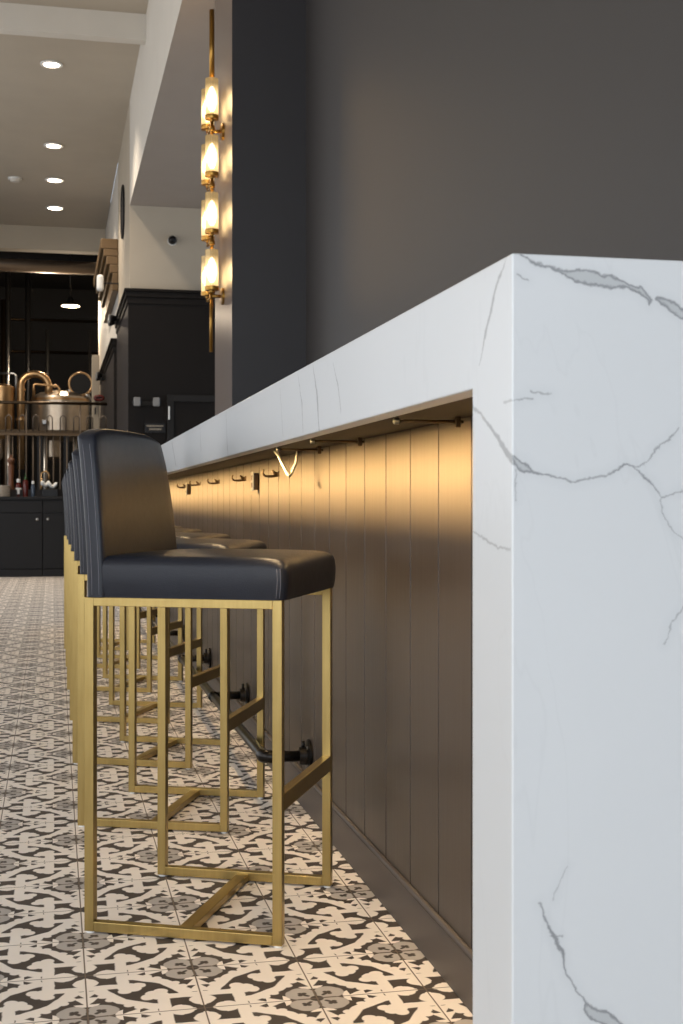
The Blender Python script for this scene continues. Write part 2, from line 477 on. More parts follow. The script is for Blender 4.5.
# dark panelling of the cross wall
def wains(name, x0, x1, y0, y1, z1, lab, mats):
    t = thing(name, lab, 'wall panel', ((x0 + x1) / 2, y0, 0))
    L = t.location
    bm = bmesh.new(); box(bm, x0, x1, y0, y1, 0, z1 - .10); 
    for f in bm.faces:
        c = f.calc_center_median(); f.material_index = 1 if abs(c.x - x0) < 1e-4 else 0
    a = obj('panel', bm, mats, t); a.location = -L
    bm = bmesh.new()
    for k, (e, q0, q1) in enumerate(((.012, z1 - .16, z1 - .09), (.026, z1 - .09, z1 - .03), (.042, z1 - .03, z1))):
        box(bm, x0 - e, x1, y0 - e, y1, q0, q1)
    a = obj('crown_moulding', bm, mats[0], t, bevel=.006); a.location = -L
    return t
wp = wains('panelled_wall', XB - .02, 3.6, YA - .05, YA + 2.5, ZW, 'tall espresso wall panelling with crown moulding behind the brass wall sconce', [M['dark_panel'], M['dark_face']])
z2 = onX(116, 338, XB - .02).z
wp2 = wains('panelled_wall', XB - .045, XB - .001, YA + 2.75, YA + 7.6, z2, 'farther dark panelled wall section beyond the cabinets, below the wooden cornice', [M['dark_panel'], M['dark_face']])
# door in the panelling
d0 = onY(167, 395, YA - .06)
dt = thing('dark_door', 'dark flush door with frame in the espresso panelling, pale hinge at its left', 'door', (d0.x, YA - .06, 0))
def rel(o, p): o.location = -Vector(p.location); return o
rel(bxo('door_leaf', (d0.x + .07, d0.x + .95, YA - .075, YA - .055, 0.01, d0.z - .07), M['dark_panel'], dt), dt)
bm = bmesh.new(); box(bm, d0.x, d0.x + .07, YA - .10, YA - .052, 0, d0.z); box(bm, d0.x + .07, d0.x + 1.0, YA - .10, YA - .052, d0.z - .07, d0.z)
rel(obj('door_frame', bm, M['black'], dt, bevel=.004), dt)
hp = onY(169, 413, YA - .1)
rel(bxo('hinge', (hp.x - .008, hp.x + .008, YA - .115, YA - .099, hp.z - .07, hp.z + .07), M['white_plastic'], dt, bevel=.003), dt)

# emergency lights
def emerg(px, py, plane, val, sc, label):
    p = onY(px, py, val) if plane == 'Y' else onX(px, py, val)
    t = thing('emergency_light', label, 'emergency light', p, group='black emergency lights')
    t.rotation_euler = (0, 0, 0 if plane == 'Y' else -PI / 2)
    bxo('housing', (-.10 * sc, .10 * sc, -.05 * sc, 0, -.035 * sc, .035 * sc), M['black'], t, bevel=.01)
    for s in (-1, 1):
        bm = bmesh.new(); lathe(bm, [(.03, 0), (.052, -.06), (.052, -.075)], (s * .15 * sc, -.04 * sc, .02 * sc), 20, 'Y')
        h = obj('lamp_head', bm, M['blackmetal'], t, smooth=True)
        bm = bmesh.new(); box(bm, s * .15 * sc - .036, s * .15 * sc + .036, -.04 * sc - .092, -.04 * sc - .070, .02 * sc - .045, .02 * sc + .05)
        obj('lens', bm, M['lens_grey'], h, bevel=.01)
    return t
emerg(146, 404, 'Y', YA - .06, .68, 'twin-head emergency light on the espresso panelling left of the dark door')
emerg(119, 322, 'X', XB - .03, .9, 'emergency light at the corner of the panelling, the highest of the three')
emerg(105, 378, 'X', XB - .055, 1.1, 'emergency light farthest back, on the panelled wall under the wooden cornice')
# small room sign
sp_ = onY(155, 428, YA - .06)
t = thing('door_sign', 'small dark plate with pale lettering beside the dark door', 'sign', sp_)
bxo('plate', (-.11, .11, -.015, 0, -.05, .05), M['blackmetal'], t)
bm = bmesh.new()
for r_, (a, b_) in enumerate(((-.09, .09), (-.06, .07))):
    x = a
    while x < b_:
        w = random.uniform(.008, .016); box(bm, x, min(x + w, b_), -.018, -.015, .012 - r_ * .035, .03 - r_ * .035); x += w + .006
obj('lettering', bm, M['grey_board'], t)
# camera dome
cp = onY(172, 241, YA)
t = thing('security_camera', 'small black security camera on the beige wall left of the sconce', 'camera', cp)
latheo('mount', [(.05, 0), (.05, -.03)], (0, 0, 0), M['white_plastic'], t, 20, 'Y')
latheo('dome', [(.045, -.03), (.048, -.06), (.035, -.10), (.01, -.115)], (0, 0, 0), M['blackmetal'], t, 20, 'Y')
# oval grille on bulkhead (round speaker seen edge-on)
gp = onX(123.5, 212, XB)
t = thing('round_vent', 'round grey grille set in the pale bulkhead wall above the wooden cornice', 'grille', gp)
latheo('rim', [(.31, 0), (.31, -.022), (.29, -.022), (.29, 0)], (0, 0, 0), M['darkgrey'], t, 40, 'X', ring=True)
latheo('mesh_face', [(.28, -.004), (.28, -.012), (.01, -.02)], (0, 0, 0), M['darkgrey'], t, 40, 'X')
# wooden cornice
c0 = pt(98, 238, 16.2); zt = c0.z; zb = pt(110, 290, 16.2).z; H = zt - zb; xw = XB - .001; yc = c0.y
t = thing('wooden_cornice', 'stepped brown wooden cornice high on the pale wall beyond the panelling', 'cornice', (xw, yc, zb))
bm = bmesh.new(); prof = [(.22, 1.0, .80), (.185, .80, .66), (.15, .66, .50), (.11, .50, .34), (.075, .34, .0)]
for e, f1, f0 in prof: box(bm, -e, 0, 0, 3.0, H * f0, H * f1)
obj('stepped_moulding', bm, M['wood'], t, bevel=.012)
# wall loudspeaker (white ear) 
wp3 = pt(100, 283, 16.15)
t = thing('wall_speaker', 'small white loudspeaker hung at the wooden cornice', 'speaker', (wp3.x, wp3.y, wp3.z))
bxo('cabinet', (-.04, .045, -.06, .08, -.10, .10), M['white_plastic'], t, bevel=.03)
bxo('bracket', (.05, xw - wp3.x - .001, -.008, .008, -.008, .008), M['darkgrey'], t)
# electrical panel board
e0 = pt(95.8, 393, 19.6)
t = thing('electrical_panel', 'tall beige grey metal panel standing beyond the railing at the wall', 'panel', (e0.x, e0.y, 0))
ztop = pt(98, 355, 19.6).z
bxo('box', (-.055, .055, 0, .25, 0, ztop), M['grey_board'], t, bevel=.008)
bxo('latch', (-.02, .0, -.012, .0, ztop - .9, ztop - .8), M['blackmetal'], t)

# ================================================================== BAR
BYE = 9.6; PX_ = 0.706; BB = 0.98
zs = BTOP - .11; 
bar = thing('bar_counter', 'long bar with white grey-veined quartz waterfall top and dark tongue-and-groove front', 'bar counter', (BX, BY0, 0))
bm = bmesh.new()
# one waterfall shell: profile pieces
def shell(bm):
    Y0, Y1, T, X0, XI, X1, U = BY0, BY0 + .11, BTOP, BX, BX + .029, BB, BTOP - .03
    cache = {}
    def fc(*ps):
        vs = []
        for p in ps:
            k = tuple(round(c, 6) for c in p)
            if k not in cache: cache[k] = bm.verts.new(p)
            vs.append(cache[k])
        bm.faces.new(vs)
    fc((X0, Y0, 0), (X0, Y1, 0), (X0, Y1, zs), (X0, BYE, zs), (X0, BYE, T), (X0, Y0, T))
    fc((X0, Y0, 0), (X1, Y0, 0), (X1, Y0, T), (X0, Y0, T))
    fc((X0, Y0, T), (X1, Y0, T), (X1, BYE, T), (X0, BYE, T))
    fc((X0, Y1, 0), (X1, Y1, 0), (X1, Y1, U), (XI, Y1, U), (XI, Y1, zs), (X0, Y1, zs))
    fc((X0, Y1, zs), (XI, Y1, zs), (XI, BYE, zs), (X0, BYE, zs))
    fc((XI, Y1, zs), (XI, Y1, U), (XI, BYE, U), (XI, BYE, zs))
    fc((XI, Y1, U), (X1, Y1, U), (X1, BYE, U), (XI, BYE, U))
    fc((X0, BYE, zs), (XI, BYE, zs), (XI, BYE, U), (X1, BYE, U), (X1, BYE, T), (X0, BYE, T))
    fc((X1, Y0, 0), (X1, Y1, 0), (X1, Y1, U), (X1, BYE, U), (X1, BYE, T), (X1, Y0, T))
    fc((X0, Y0, 0), (X1, Y0, 0), (X1, Y1, 0), (X0, Y1, 0))
    bmesh.ops.recalc_face_normals(bm, faces=bm.faces)
shell(bm)
bm.normal_update()
for f in bm.faces: f.material_index = 1 if abs(f.normal.y) > .9 and f.calc_center_median().y < BY0 + .001 else (2 if f.normal.x < -.9 and f.calc_center_median().x < BX + .001 else 0)
rel(obj('quartz_top', bm, M['marble'], bar, bevel=.0016, seg=2), bar)
zp = onX(472, 416, PX_).z
rel(bxo('subtop', (BX + .0295, BB - .02, BY0 + .111, BYE - .02, zp, BTOP - .0305), M['dark_panel'], bar), bar)
# grooved front: boards .136 wide
bm = bmesh.new()
gpx = [472, 439.5, 411.5, 387, 365, 346, 330, 315, 302, 290]
g_y = [onX(p, 450, PX_).y for p in (438.5, 412, 387.5, 365, 346)]
pitch = (g_y[-1] - g_y[0]) / 4
y = g_y[0] - pitch * 6
GR = []
while y < BYE: GR.append(y); y += pitch
zt0 = .105; gw = .0035; gd = .007
ys = [BY0 + .1105]; prof = [(PX_, BY0 + .1105)]
for q in GR:
    if q - gw <= BY0 + .1105 or q + gw > BYE: continue
    prof += [(PX_, q - gw), (PX_ + gd, q - gw * .4), (PX_ + gd, q + gw * .4), (PX_, q + gw)]
prof += [(PX_, BYE - .03)]
lo = [bm.verts.new((x, yy, zt0)) for x, yy in prof]; hi = [bm.verts.new((x, yy, zp - .0005)) for x, yy in prof]
for i in range(len(prof) - 1): bm.faces.new((lo[i], hi[i], hi[i + 1], lo[i + 1]))
rel(obj('front_panel', bm, M['panel'], bar), bar)
rel(bxo('core', (PX_ + .012, BB - .05, BY0 + .115, BYE - .03, 0.0, zp - .001), M['dark_panel'], bar), bar)
rel(bxo('kick_board', (PX_ - .002, PX_ + .011, BY0 + .1105, BYE - .03, 0.0, .098), M['kick'], bar, bevel=.002), bar)
bm = bmesh.new(); tube(bm, [(PX_ - .002, BY0 + .112, .103), (PX_ - .002, BYE - .03, .103)], .008, 8)
rel(obj('base_bead', bm, M['kick'], bar, smooth=True), bar)
# LED strip under the overhang
led = emis('warm led', (1.0, .62, .25), 3.0)
t = thing('led_strip', 'thin warm light strip under the bar overhang behind the quartz apron', 'light strip', (BX + .035, BY0 + .2, zp))
bxo('channel', (-.004, .012, 0, BYE - BY0 - .4, -.009, -.0006), M['bronze'], t)
bxo('diffuser', (-.001, .009, .01, BYE - BY0 - .41, -.011, -.009), led, t)

# support rods with white end caps below the sub-top
def rod(px0, py0, Y, i, lab):
    p = pt(px0, py0, 1); 
    t = thing('support_rod', lab, 'rod', (0.575, Y, zp - .0105), group='rods under the bar overhang')
    tubeo('rod', [(0, 0, 0), (.115, 0, 0)], .003, M['bronze'], t)
    latheo('end_cap', [(.003, -.010), (.006, -.008), (.006, .0)], (0, 0, 0), M['steel'], t, 16, 'X')
    bxo('clip', (.100, .110, -.005, .005, -.010, .0095), M['bronze'], t, bevel=.002)
    return t
D1 = F * (zp - .01 - CAMZ) / (HY - 423); 
def Yfor(px, X): return onX(px, 450, X).y
rod(393, 423, Yfor(393, .565), 0, 'thin rod with white end cap under the bar, nearest to the quartz leg')
rod(310, 443, Yfor(310, .565), 1, 'thin rod with white end cap under the bar, second from the quartz leg')
rod(276, 452, Yfor(276, .565), 2, 'thin rod with white end cap under the bar, above the dangling grey cable')
Yc = Yfor(277, .575)
a = onX(276, 453, .60); b_ = onX(289, 477, .62); c_ = onX(297, 452, .66)
cpts = [onX(275, 450.5, .60), onX(278, 455, .60), onX(282, 463, .61), onX(287, 473.5, .62), onX(289.5, 476, .62), onX(292, 472.5, .63), onX(296, 463, .64), onX(298, 450, .65)]
for q in (cpts[0], cpts[-1]): q.z = zp - .0065
cab = tubeo('dangling_cable', cpts, .0042, M['cable'], None, 8)
tag(cab, 'grey cable loop dangling under the bar in front of the glowing boards', 'cable')

# purse hooks
def hook(p, lab):
    t = thing('purse_hook', lab, 'hook', p, group='double hooks along the bar front')
    bxo('back_plate', (-.005, 0, -.010, .010, -.007, .012), M['bronze'], t, bevel=.003)
    pts = [(-.003, 0, -.004), (-.022, 0, -.006), (-.036, 0, -.006)] + arc((-.040, 0, .006), .012, -PI / 2 + .1, -PI - .8, 8)
    tubeo('hook_arm', pts, [.0042] * 3 + [.0036] * 9, M['bronze'], t, 8)
    tubeo('upper_peg', [(-.003, 0, .000), (-.014, 0, .004), (-.022, 0, .014)], [.007, .006, .003], M['bronze'], t, 8)
    return t
hl = ['black bronze double hook on the bar front nearest to the dangling cable', 'bronze double hook just beyond the near outlet box',
      'black bronze double hook third away from the dangling cable', 'black bronze double hook fourth away from the dangling cable', 'black bronze double hook on the bar front just before the far outlet box']
for (px, py), l in zip(((279, 474.5), (246, 479), (219.5, 482), (200.5, 484), (187, 486.5)), hl):
    hook(onX(px, py, PX_), l)
def outlet(px, py, lab):
    p = onX(px, py, PX_)
    t = thing('outlet_box', lab, 'outlet', p, group='outlet boxes on the bar front')
    bxo('box', (-.020, -.001, -.020, .020, -.030, .030), M['bronze'], t, bevel=.004)
    c = bxo('cover_plate', (-.024, -.0202, -.024, .024, -.034, .034), M['steel'], t, bevel=.003)
    bxo('socket', (-.0255, -.024, -.011, .011, .004, .022), M['bronze'], c, bevel=.002)
    bxo('socket', (-.0255, -.024, -.011, .011, -.022, -.004), M['bronze'], c, bevel=.002)
outlet(258.5, 481.5, 'metal outlet box on the bar front between the two nearest hooks')
outlet(190.5, 489, 'metal outlet box on the bar front, the farther and smaller looking one')

# foot rail of black pipe
ZR = CAMZ - .709; XR = .575
FY = [onX(310, 750, PX_).y, onX(248, 690, PX_).y, onX(210.5, 652.7, PX_).y]
dY = (FY[2] - FY[0]) / 2
FY = [FY[0] + dY * i for i in range(6)]
fr = thing('foot_rail', 'black iron pipe foot rail running along the foot of the bar', 'foot rail', (PX_, FY[0], 0))
pr = .0155
pts = [(PX_ - .006 - PX_, 0, ZR), (XR + .03 - PX_, 0, ZR)] + [(XR + .03 - PX_ - .03 * math.sin(a), .03 - .03 * math.cos(a), ZR) for a in [PI / 2 * k / 6 for k in range(1, 7)]] + [(XR - PX_, FY[5] - FY[0], ZR)]
tubeo('pipe', pts, pr, M['black_pipe'], fr, 16)
tubeo('elbow', [pts[1][:1] + (0, ZR)] + [(XR + .03 - PX_ - .03 * math.sin(a), .03 - .03 * math.cos(a), ZR) for a in [PI / 2 * k / 6 for k in range(1, 7)]] + [(XR - PX_, .045, ZR)], pr * 1.22, M['black_pipe'], fr, 16)
for i, fy in enumerate(FY):
    b0 = fy - FY[0]
    if i:
        tubeo('arm', [(-.006, b0, ZR), (XR - PX_, b0, ZR)], pr, M['black_pipe'], fr, 14)
        tubeo('tee', [(XR - PX_, b0 - .035, ZR), (XR - PX_, b0 + .035, ZR)], pr * 1.25, M['black_pipe'], fr, 14)
    fl = latheo('flange', [(.046, 0), (.046, -.007), (.026, -.010), (.024, -.03), (.017, -.031)], (-.002, b0, ZR), M['black_pipe'], fr, 28, 'X')
    for k in range(4):
        a = PI / 4 + k * PI / 2
        latheo('screw', [(.005, -.009), (.005, -.013), (.002, -.014)], (-.002, b0 + .036 * math.cos(a), ZR + .036 * math.sin(a)), M['steel'], fl, 8, 'X')
    tubeo('valve_stem', [(-.02, b0, ZR + .018), (-.02, b0, ZR + .042)], .005, M['black_pipe'], fl, 8)

# ================================================================== STOOLS
def cushion(x0, x1, y0, y1, z0, z1, nx, ny, nz, fn, bev, name, parent):
    bm = bmesh.new()
    grid = {}
    for i in range(nx + 1):
        for j in range(ny + 1):
            for k in range(nz + 1):
                if i in (0, nx) or j in (0, ny) or k in (0, nz):
                    p = (x0 + (x1 - x0) * i / nx, y0 + (y1 - y0) * j / ny, z0 + (z1 - z0) * k / nz)
                    grid[i, j, k] = bm.verts.new(fn(*p))
    def q(a, b2, c, d): bm.faces.new([grid[a], grid[b2], grid[c], grid[d]])
    for i in range(nx):
        for j in range(ny):
            for k in (0, nz): q((i, j, k), (i + 1, j, k), (i + 1, j + 1, k), (i, j + 1, k))
    for i in range(nx):
        for k in range(nz):
            for j in (0, ny): q((i, j, k), (i + 1, j, k), (i + 1, j, k + 1), (i, j, k + 1))
    for j in range(ny):
        for k in range(nz):
            for i in (0, nx): q((i, j, k), (i, j + 1, k), (i, j + 1, k + 1), (i, j, k + 1))
    bmesh.ops.recalc_face_normals(bm, faces=bm.faces)
    o = obj(name, bm, M['leather'], parent, smooth=True)
    return o
SW, SD = .216, .2105      # half depth in y, half length in x
def rbx(v, lo, hi, r):     # push points to rounded-box
    return v
def round_fn(x0, x1, y0, y1, z0, z1, r, post):
    def fn(x, y, z):
        # rounded box projection
        cx = min(max(x, x0 + r), x1 - r); cy = min(max(y, y0 + r), y1 - r); cz = min(z, z1 - r)
        d = Vector((x - cx, y - cy, z - cz))
        if d.length > 1e-9: d = d.normalized() * r
        return post(cx + d.x, cy + d.y, cz + d.z)
    return fn
def spaced(a, b, n, r):    # coordinates dense near the ends
    m = max(2, n - 8)
    q = [a + r * (1 - math.cos(PI / 2 * k / 4)) for k in range(5)]
    inner = [a + r + (b - a - 2 * r) * k / m for k in range(1, m)]
    w = [b - r * (1 - math.cos(PI / 2 * k / 4)) for k in range(4, -1, -1)]
    return q + inner + w
def soft_box(name, x0, x1, y0, y1, z0, z1, r, post, parent, n=(16, 16, 12)):
    xs, ys, zs_ = spaced(x0, x1, n[0], r), spaced(y0, y1, n[1], r), spaced(z0, z1, n[2], r)
    fn = round_fn(x0, x1, y0, y1, z0, z1, r, post)
    nx, ny, nz = len(xs) - 1, len(ys) - 1, len(zs_) - 1
    def f2(x, y, z): return fn(xs[round((x - 0) * nx)], ys[round(y * ny)], zs_[round(z * nz)])
    return cushion(0, 1, 0, 1, 0, 1, nx, ny, nz, f2, 0, name, parent)

ZF = .689; BW = .020
def make_stool(label):
    t = thing('bar_stool', label, 'bar stool', (0, 0, 0), 0, 'brass framed bar stools in a row along the bar')
    a, bq = SD, SW; w = BW; g0 = .004
    for sx in (-1, 1):
        for sy in (-1, 1):
            xa = sx * a; xb = sx * (a - w); ya = sy * bq; yb_ = sy * (bq - w)
            lg = bxo('leg', (min(xa, xb), max(xa, xb), min(ya, yb_), max(ya, yb_), g0, ZF), M['brass'], t, bevel=.0012)
            bm = bmesh.new(); lathe(bm, [(.009, 0), (.010, g0 + .0)], ((xa + xb) / 2, (ya + yb_) / 2, 0), 14)
            obj('glide', bm, M['white_plastic'], lg)
    for sy in (-1, 1):
        ya, yb_ = sorted((sy * bq, sy * (bq - w)))
        bxo('floor_rail', (-a + w, a - w, ya, yb_, g0, g0 + w), M['brass'], t, bevel=.0012)
        bxo('top_rail', (-a + w, a - w, ya, yb_, ZF - w * .9, ZF), M['brass'], t, bevel=.0012)
    for sx in (-1,):
        xa, xb = sorted((sx * a, sx * (a - w)))
        bxo('cross_rail', (xa, xb, -bq + w, bq - w, ZF - w * .9, ZF), M['brass'], t, bevel=.0012)
    bxo('floor_stretcher', (-.014, .014, -bq + w, bq - w, g0, g0 + w * .8), M['brass'], t, bevel=.0012)
    bxo('footrest', (a - w, a, -bq + w, bq - w, .268, .303), M['brass'], t, bevel=.0015)
    # seat
    x0, x1, y0, y1, z0, z1 = -.186, .217, -.2155, .2155, ZF, .772
    def ps(x, y, z):
        u = (x - x0) / (x1 - x0); v = abs(y) / y1; h = (z - z0) / (z1 - z0)
        zz = z + (.008 * (1 - v ** 3) * (1 - (2 * u - 1) ** 4) if h > .5 else 0)
        if u > .9 and h > .5: zz -= .004 * (u - .9) / .1
        bul = .004 * math.sin(PI * min(max(h, 0), 1))
        yy = y * (1 + bul / y1 * 1.0) if v > .7 else y
        xx = x + (bul if u > .9 else 0)
        # small puckers near the front corners
        if u > .55 and v > .9: yy += math.copysign(.0012 * math.sin(u * 70 + h * 5), y) * (u - .5) * 2
        return (xx, yy, zz)
    seat = soft_box('seat', x0, x1, y0, y1, z0, z1, .018, ps, t, (36, 24, 14))
    for sy in (-1, 1):
        for dd in (.012, .019):
            tubeo('seam', [ps(x1 - dd, sy * (y1 + .0002), z0 + .004 + (z1 - z0 - .022) * k / 6) for k in range(7)], .0009, M['thread'], seat, 5)
    # backrest
    X0, X1, Z0, Z1 = -.211, -.168, ZF, 1.040
    Y1 = .222
    def pb(x, y, z):
        h = (z - Z0) / (Z1 - Z0); v = y / Y1
        front = (x - X0) / (X1 - X0)
        hh = min(1, max(0, h))
        xx = x - .036 * hh ** 1.7 + .006 * v * v - .004 * (front > .5) * (1 - v * v) * math.sin(PI * hh)
        zz = z - .017 * abs(v) ** 5 * max(0, h - .8) * 5 + .003 * (h > .9) * (1 - v * v)
        yy = y * (1 - .125 * hh ** 2.0)
        return (xx, yy, zz)
    back = soft_box('backrest', X0, X1, -Y1, Y1, Z0, Z1, .015, pb, t, (11, 26, 28))
    for sy in (-1, 1):
        pp = [Vector(pb(X1 - .013, sy * Y1, Z0 + .005 + (Z1 - Z0 - .03) * k / 12)) for k in range(13)]
        tubeo('seam', pp, .0009, M['thread'], back, 5)
        pp = [Vector(pb(X0 + .0145, sy * Y1, Z0 + .005 + (Z1 - Z0 - .03) * k / 12)) for k in range(13)]
        tubeo('seam', pp, .0009, M['thread'], back, 5)
    return t
SC = Vector((.3446, 2.8023, 0)); SROT = -math.radians(25.6); SP = .880
labs = ['nearest bar stool, navy black leather seat on a brushed brass square frame, fully in view',
        'second bar stool from the quartz end, brass frame seen through the nearest stool',
        'third bar stool from the quartz end, seat edge showing behind the second',
        'fourth bar stool from the quartz end, black leather on a brass frame',
        'fifth bar stool from the quartz end, mostly hidden behind nearer stools',
        'sixth bar stool from the quartz end, only back edge and leg showing',
        'farthest bar stool in the row, only a sliver of back and leg showing']
first = make_stool(labs[0]); first.location = SC; first.rotation_euler = (0, 0, SROT)
rots = [0, 22.6, 25.2, 24.6, 25.8, 25.0, 25.4]
for i in range(1, 7):
    r = dup(first, SC + Vector((0, SP * i, 0)), labs[i]); r.rotation_euler = (0, 0, -math.radians(rots[i]))
    if i == 1: r.location = (.341, 3.705, 0)

# ================================================================== SCONCE
SY = 7.66; SXp = .9195; DS = 7.675
def sz(py): return CAMZ + (HY - py) * DS / F
sc = thing('wall_sconce', 'tall aged brass wall sconce with lit ribbed glass tubes on the dark column', 'wall sconce', (SXp, SY, sz(352)))
zb0 = sz(352)
def Z(py): return sz(py) - zb0
tubeo('upper_rod', [(0, 0, Z(80)), (0, 0, Z(10))], .0155, M['brass_lamp'], sc, 16)
tubeo('lower_rod', [(-.004, 0, Z(290)), (-.004, 0, 0)], .0105, M['brass_lamp'], sc, 16)
# ribbed glowing glass
gm_, nt, b, g = base_mat('ribbed amber glass')
nt.nodes.remove(b)
P = objco(nt); spz = nt.nodes.new('ShaderNodeSeparateXYZ'); nt.links.new(P, spz.inputs[0])
em = nt.nodes.new('ShaderNodeEmission'); gl = nt.nodes.new('ShaderNodeBsdfGlossy'); tr = nt.nodes.new('ShaderNodeBsdfTransparent')
gl.inputs['Roughness'].default_value = .15; gl.inputs['Color'].default_value = (1, .8, .5, 1)
ang = g.math('ARCTAN2', E(g, spz.outputs[1]), E(g, spz.outputs[0])); rib = g.math('SINE', ang * 24.0) * .5 + .5
em.inputs['Color'].default_value = (1.0, .66, .28, 1)
zz_ = E(g, spz.outputs[2]); hot = g.mask((zz_ - .080).abs() - .050, .06)
g.put(em.inputs['Strength'], (rib * .3 + .62) * (hot * 3.4 + .55))
m1 = nt.nodes.new('ShaderNodeMixShader'); m1.inputs[0].default_value = .12; nt.links.new(em.outputs[0], m1.inputs[1]); nt.links.new(gl.outputs[0], m1.inputs[2])
m2 = nt.nodes.new('ShaderNodeMixShader'); g.put(m2.inputs[0], rib * .2 + .6); nt.links.new(tr.outputs[0], m2.inputs[1]); nt.links.new(m1.outputs[0], m2.inputs[2])
nt.links.new(m2.outputs[0], nt.nodes['Material Output'].inputs[0])
M['glow_glass'] = gm_
M['bulb'] = emis('lit bulb', (1.0, .70, .34), 34.0)
TL = Z(79) - Z(116.5); TR = .039
for k in range(4):
    for rear in (0, 1):
        zc = Z(116.5 + 57 * k); y_ = .21 * rear
        tb = latheo('glass_tube', [(TR, 0), (TR, TL), (TR - .004, TL), (TR - .004, .004)], (0, 0, 0), M['glow_glass'], sc, 48, ring=True)
        tb.location = (0, y_, zc)
        bl = latheo('bulb', [(.006, .02), (.022, .05), (.030, .09), (.028, .13), (.016, .165), (.004, .18)], (0, 0, 0), M['bulb'], tb, 24)
        cp_ = latheo('cup', [(.012, -.03), (.014, -.022), (.040, -.018), (TR + .003, -.010), (TR + .003, .006), (.02, .004), (.008, .03)], (0, 0, 0), M['brass_lamp'], tb, 32)
        if rear:
            tubeo('cross_arm', [(0, y_, zc - .028), (0, y_, zc - .05), (0, 0, zc - .05)], .008, M['brass_lamp'], sc, 10)
        l = bpy.data.lights.new('sconce_bulb', 'POINT'); l.energy = 2.2; l.color = (1, .66, .32); l.shadow_soft_size = .045
        lo_ = bpy.data.objects.new('sconce_light', l); COL.objects.link(lo_); lo_.parent = sc; lo_.location = (-.075, y_, zc + .1)
    zt_ = Z(116.5 + 57 * k) - .03; zn = Z(79 + 57 * (k + 1)) if k < 3 else Z(290)
    tubeo('stem', [(0, 0, zt_ + .004), (0, 0, zn + (.0 if k < 3 else -.01))], .011, M['brass_lamp'], sc, 12)
    tubeo('collar', [(0, 0, (zt_ + zn) / 2 - .012), (0, 0, (zt_ + zn) / 2 + .012)], .019, M['brass_lamp'], sc, 16)
for py in (131, 296):
    z_ = Z(py)
    tubeo('wall_arm', [(0, 0, z_), (W2 - SXp - .012, 0, z_)], .010, M['brass_lamp'], sc, 12)
    latheo('wall_plate', [(.05, 0), (.05, .012), (.03, .016)][::-1] if False else [(.03, -.02), (.05, -.014), (.05, 0)], (W2 - SXp, 0, z_), M['brass_lamp'], sc, 28, 'X')

# ================================================================== CEILING LIGHTS
dl_m = emis('downlight lens', (1.0, .86, .68), 14.0)
order = ['nearest', 'second nearest', 'third', 'farthest']
for (px, py), l in zip(((51.5, 63.5), (53.5, 145), (54.5, 179.5), (55, 207.5)), order):
    D = F * (ZC - CAMZ) / (HY - py); p = pt(px, py, D); p.z = ZC
    t = thing('ceiling_downlight', 'lit round recessed downlight, %s of the four along the ceiling' % l, 'downlight', p, group='round downlights along the ceiling')
    r = 8.0 * D / F if py < 100 else 7.0 * D / F
    latheo('trim_ring', [(r, 0), (r + .03, -.004), (r + .03, -.014), (r, -.016)], (0, 0, 0), M['white_plastic'], t, 32, ring=True)
    latheo('lens', [(r, -.006), (r * .98, -.012), (.01, -.016)], (0, 0, 0), dl_m, t, 32)
    ld = bpy.data.lights.new('downlight_lamp', 'SPOT'); ld.energy = 220; ld.spot_size = 2.0; ld.spot_blend = .8; ld.color = (1, .85, .68); ld.shadow_soft_size = .08
    lo_ = bpy.data.objects.new('downlight_lamp', ld); COL.objects.link(lo_); lo_.location = p + Vector((0, 0, -.05))
D = F * (ZC - CAMZ) / (HY - 178); p = pt(15, 178, D); p.z = ZC
t = thing('smoke_detector', 'small pale smoke detector on the ceiling left of the downlights', 'detector', p)
latheo('base', [(.09, 0), (.09, -.02)], (0, 0, 0), M['white_plastic'], t, 28)
latheo('sensor_cap', [(.07, -.02), (.06, -.05), (.02, -.06)], (0, 0, 0), M['white_wall'], t, 28)

# ================================================================== SERVICE CABINETS + WORKTOP
ZCT = pt(30, 497, 16.05).z
xs_ = pt(43, 540, 16.1).x
fy = YCAB - .35
zfl = 0
def cabinet(x0, x1, knob_right, lab):
    t = thing('base_cabinet', lab, 'cabinet', ((x0 + x1) / 2, fy, 0), group='dark base cabinets')
    w = (x1 - x0) / 2 - .002
    bxo('carcass', (-w, w, .0, .56, .0, ZCT - .035), M['darkgrey'], t)
    bxo('plinth', (-w, w, -.03, -.001, .0, .09), M['darkgrey'], t, bevel=.004)
    d = bxo('door', (-w + .004, w - .004, -.02, -.001, .10, ZCT - .20), M['darkgrey'], t, bevel=.003)
    dr = bxo('drawer', (-w + .004, w - .004, -.02, -.001, ZCT - .19, ZCT - .05), M['darkgrey'], t, bevel=.003)
    kx = (w - .06) if knob_right else (-w + .06)
    latheo('knob', [(.008, -.02), (.008, -.032), (.017, -.036), (.017, -.046), (.008, -.05)], (kx, 0, ZCT - .27), M['steel'], d, 14, 'Y')
cabinet(xs_ - 1.2, xs_ - .6, False, 'dark grey base cabinet at the left edge of the view')
cabinet(xs_ - .6, xs_, True, 'dark grey base cabinet left of the door seam, below the sauce bottles')
cabinet(xs_, xs_ + .6, False, 'dark grey base cabinet right of the seam, partly behind the stool backs')
wt = bxo('worktop', (xs_ - 1.25, xs_ + .62, fy - .035, fy + .6, ZCT - .034, ZCT), M['darkgrey'], None, bevel=.004)
tag(wt, 'long thin dark worktop over the grey cabinets', 'worktop')
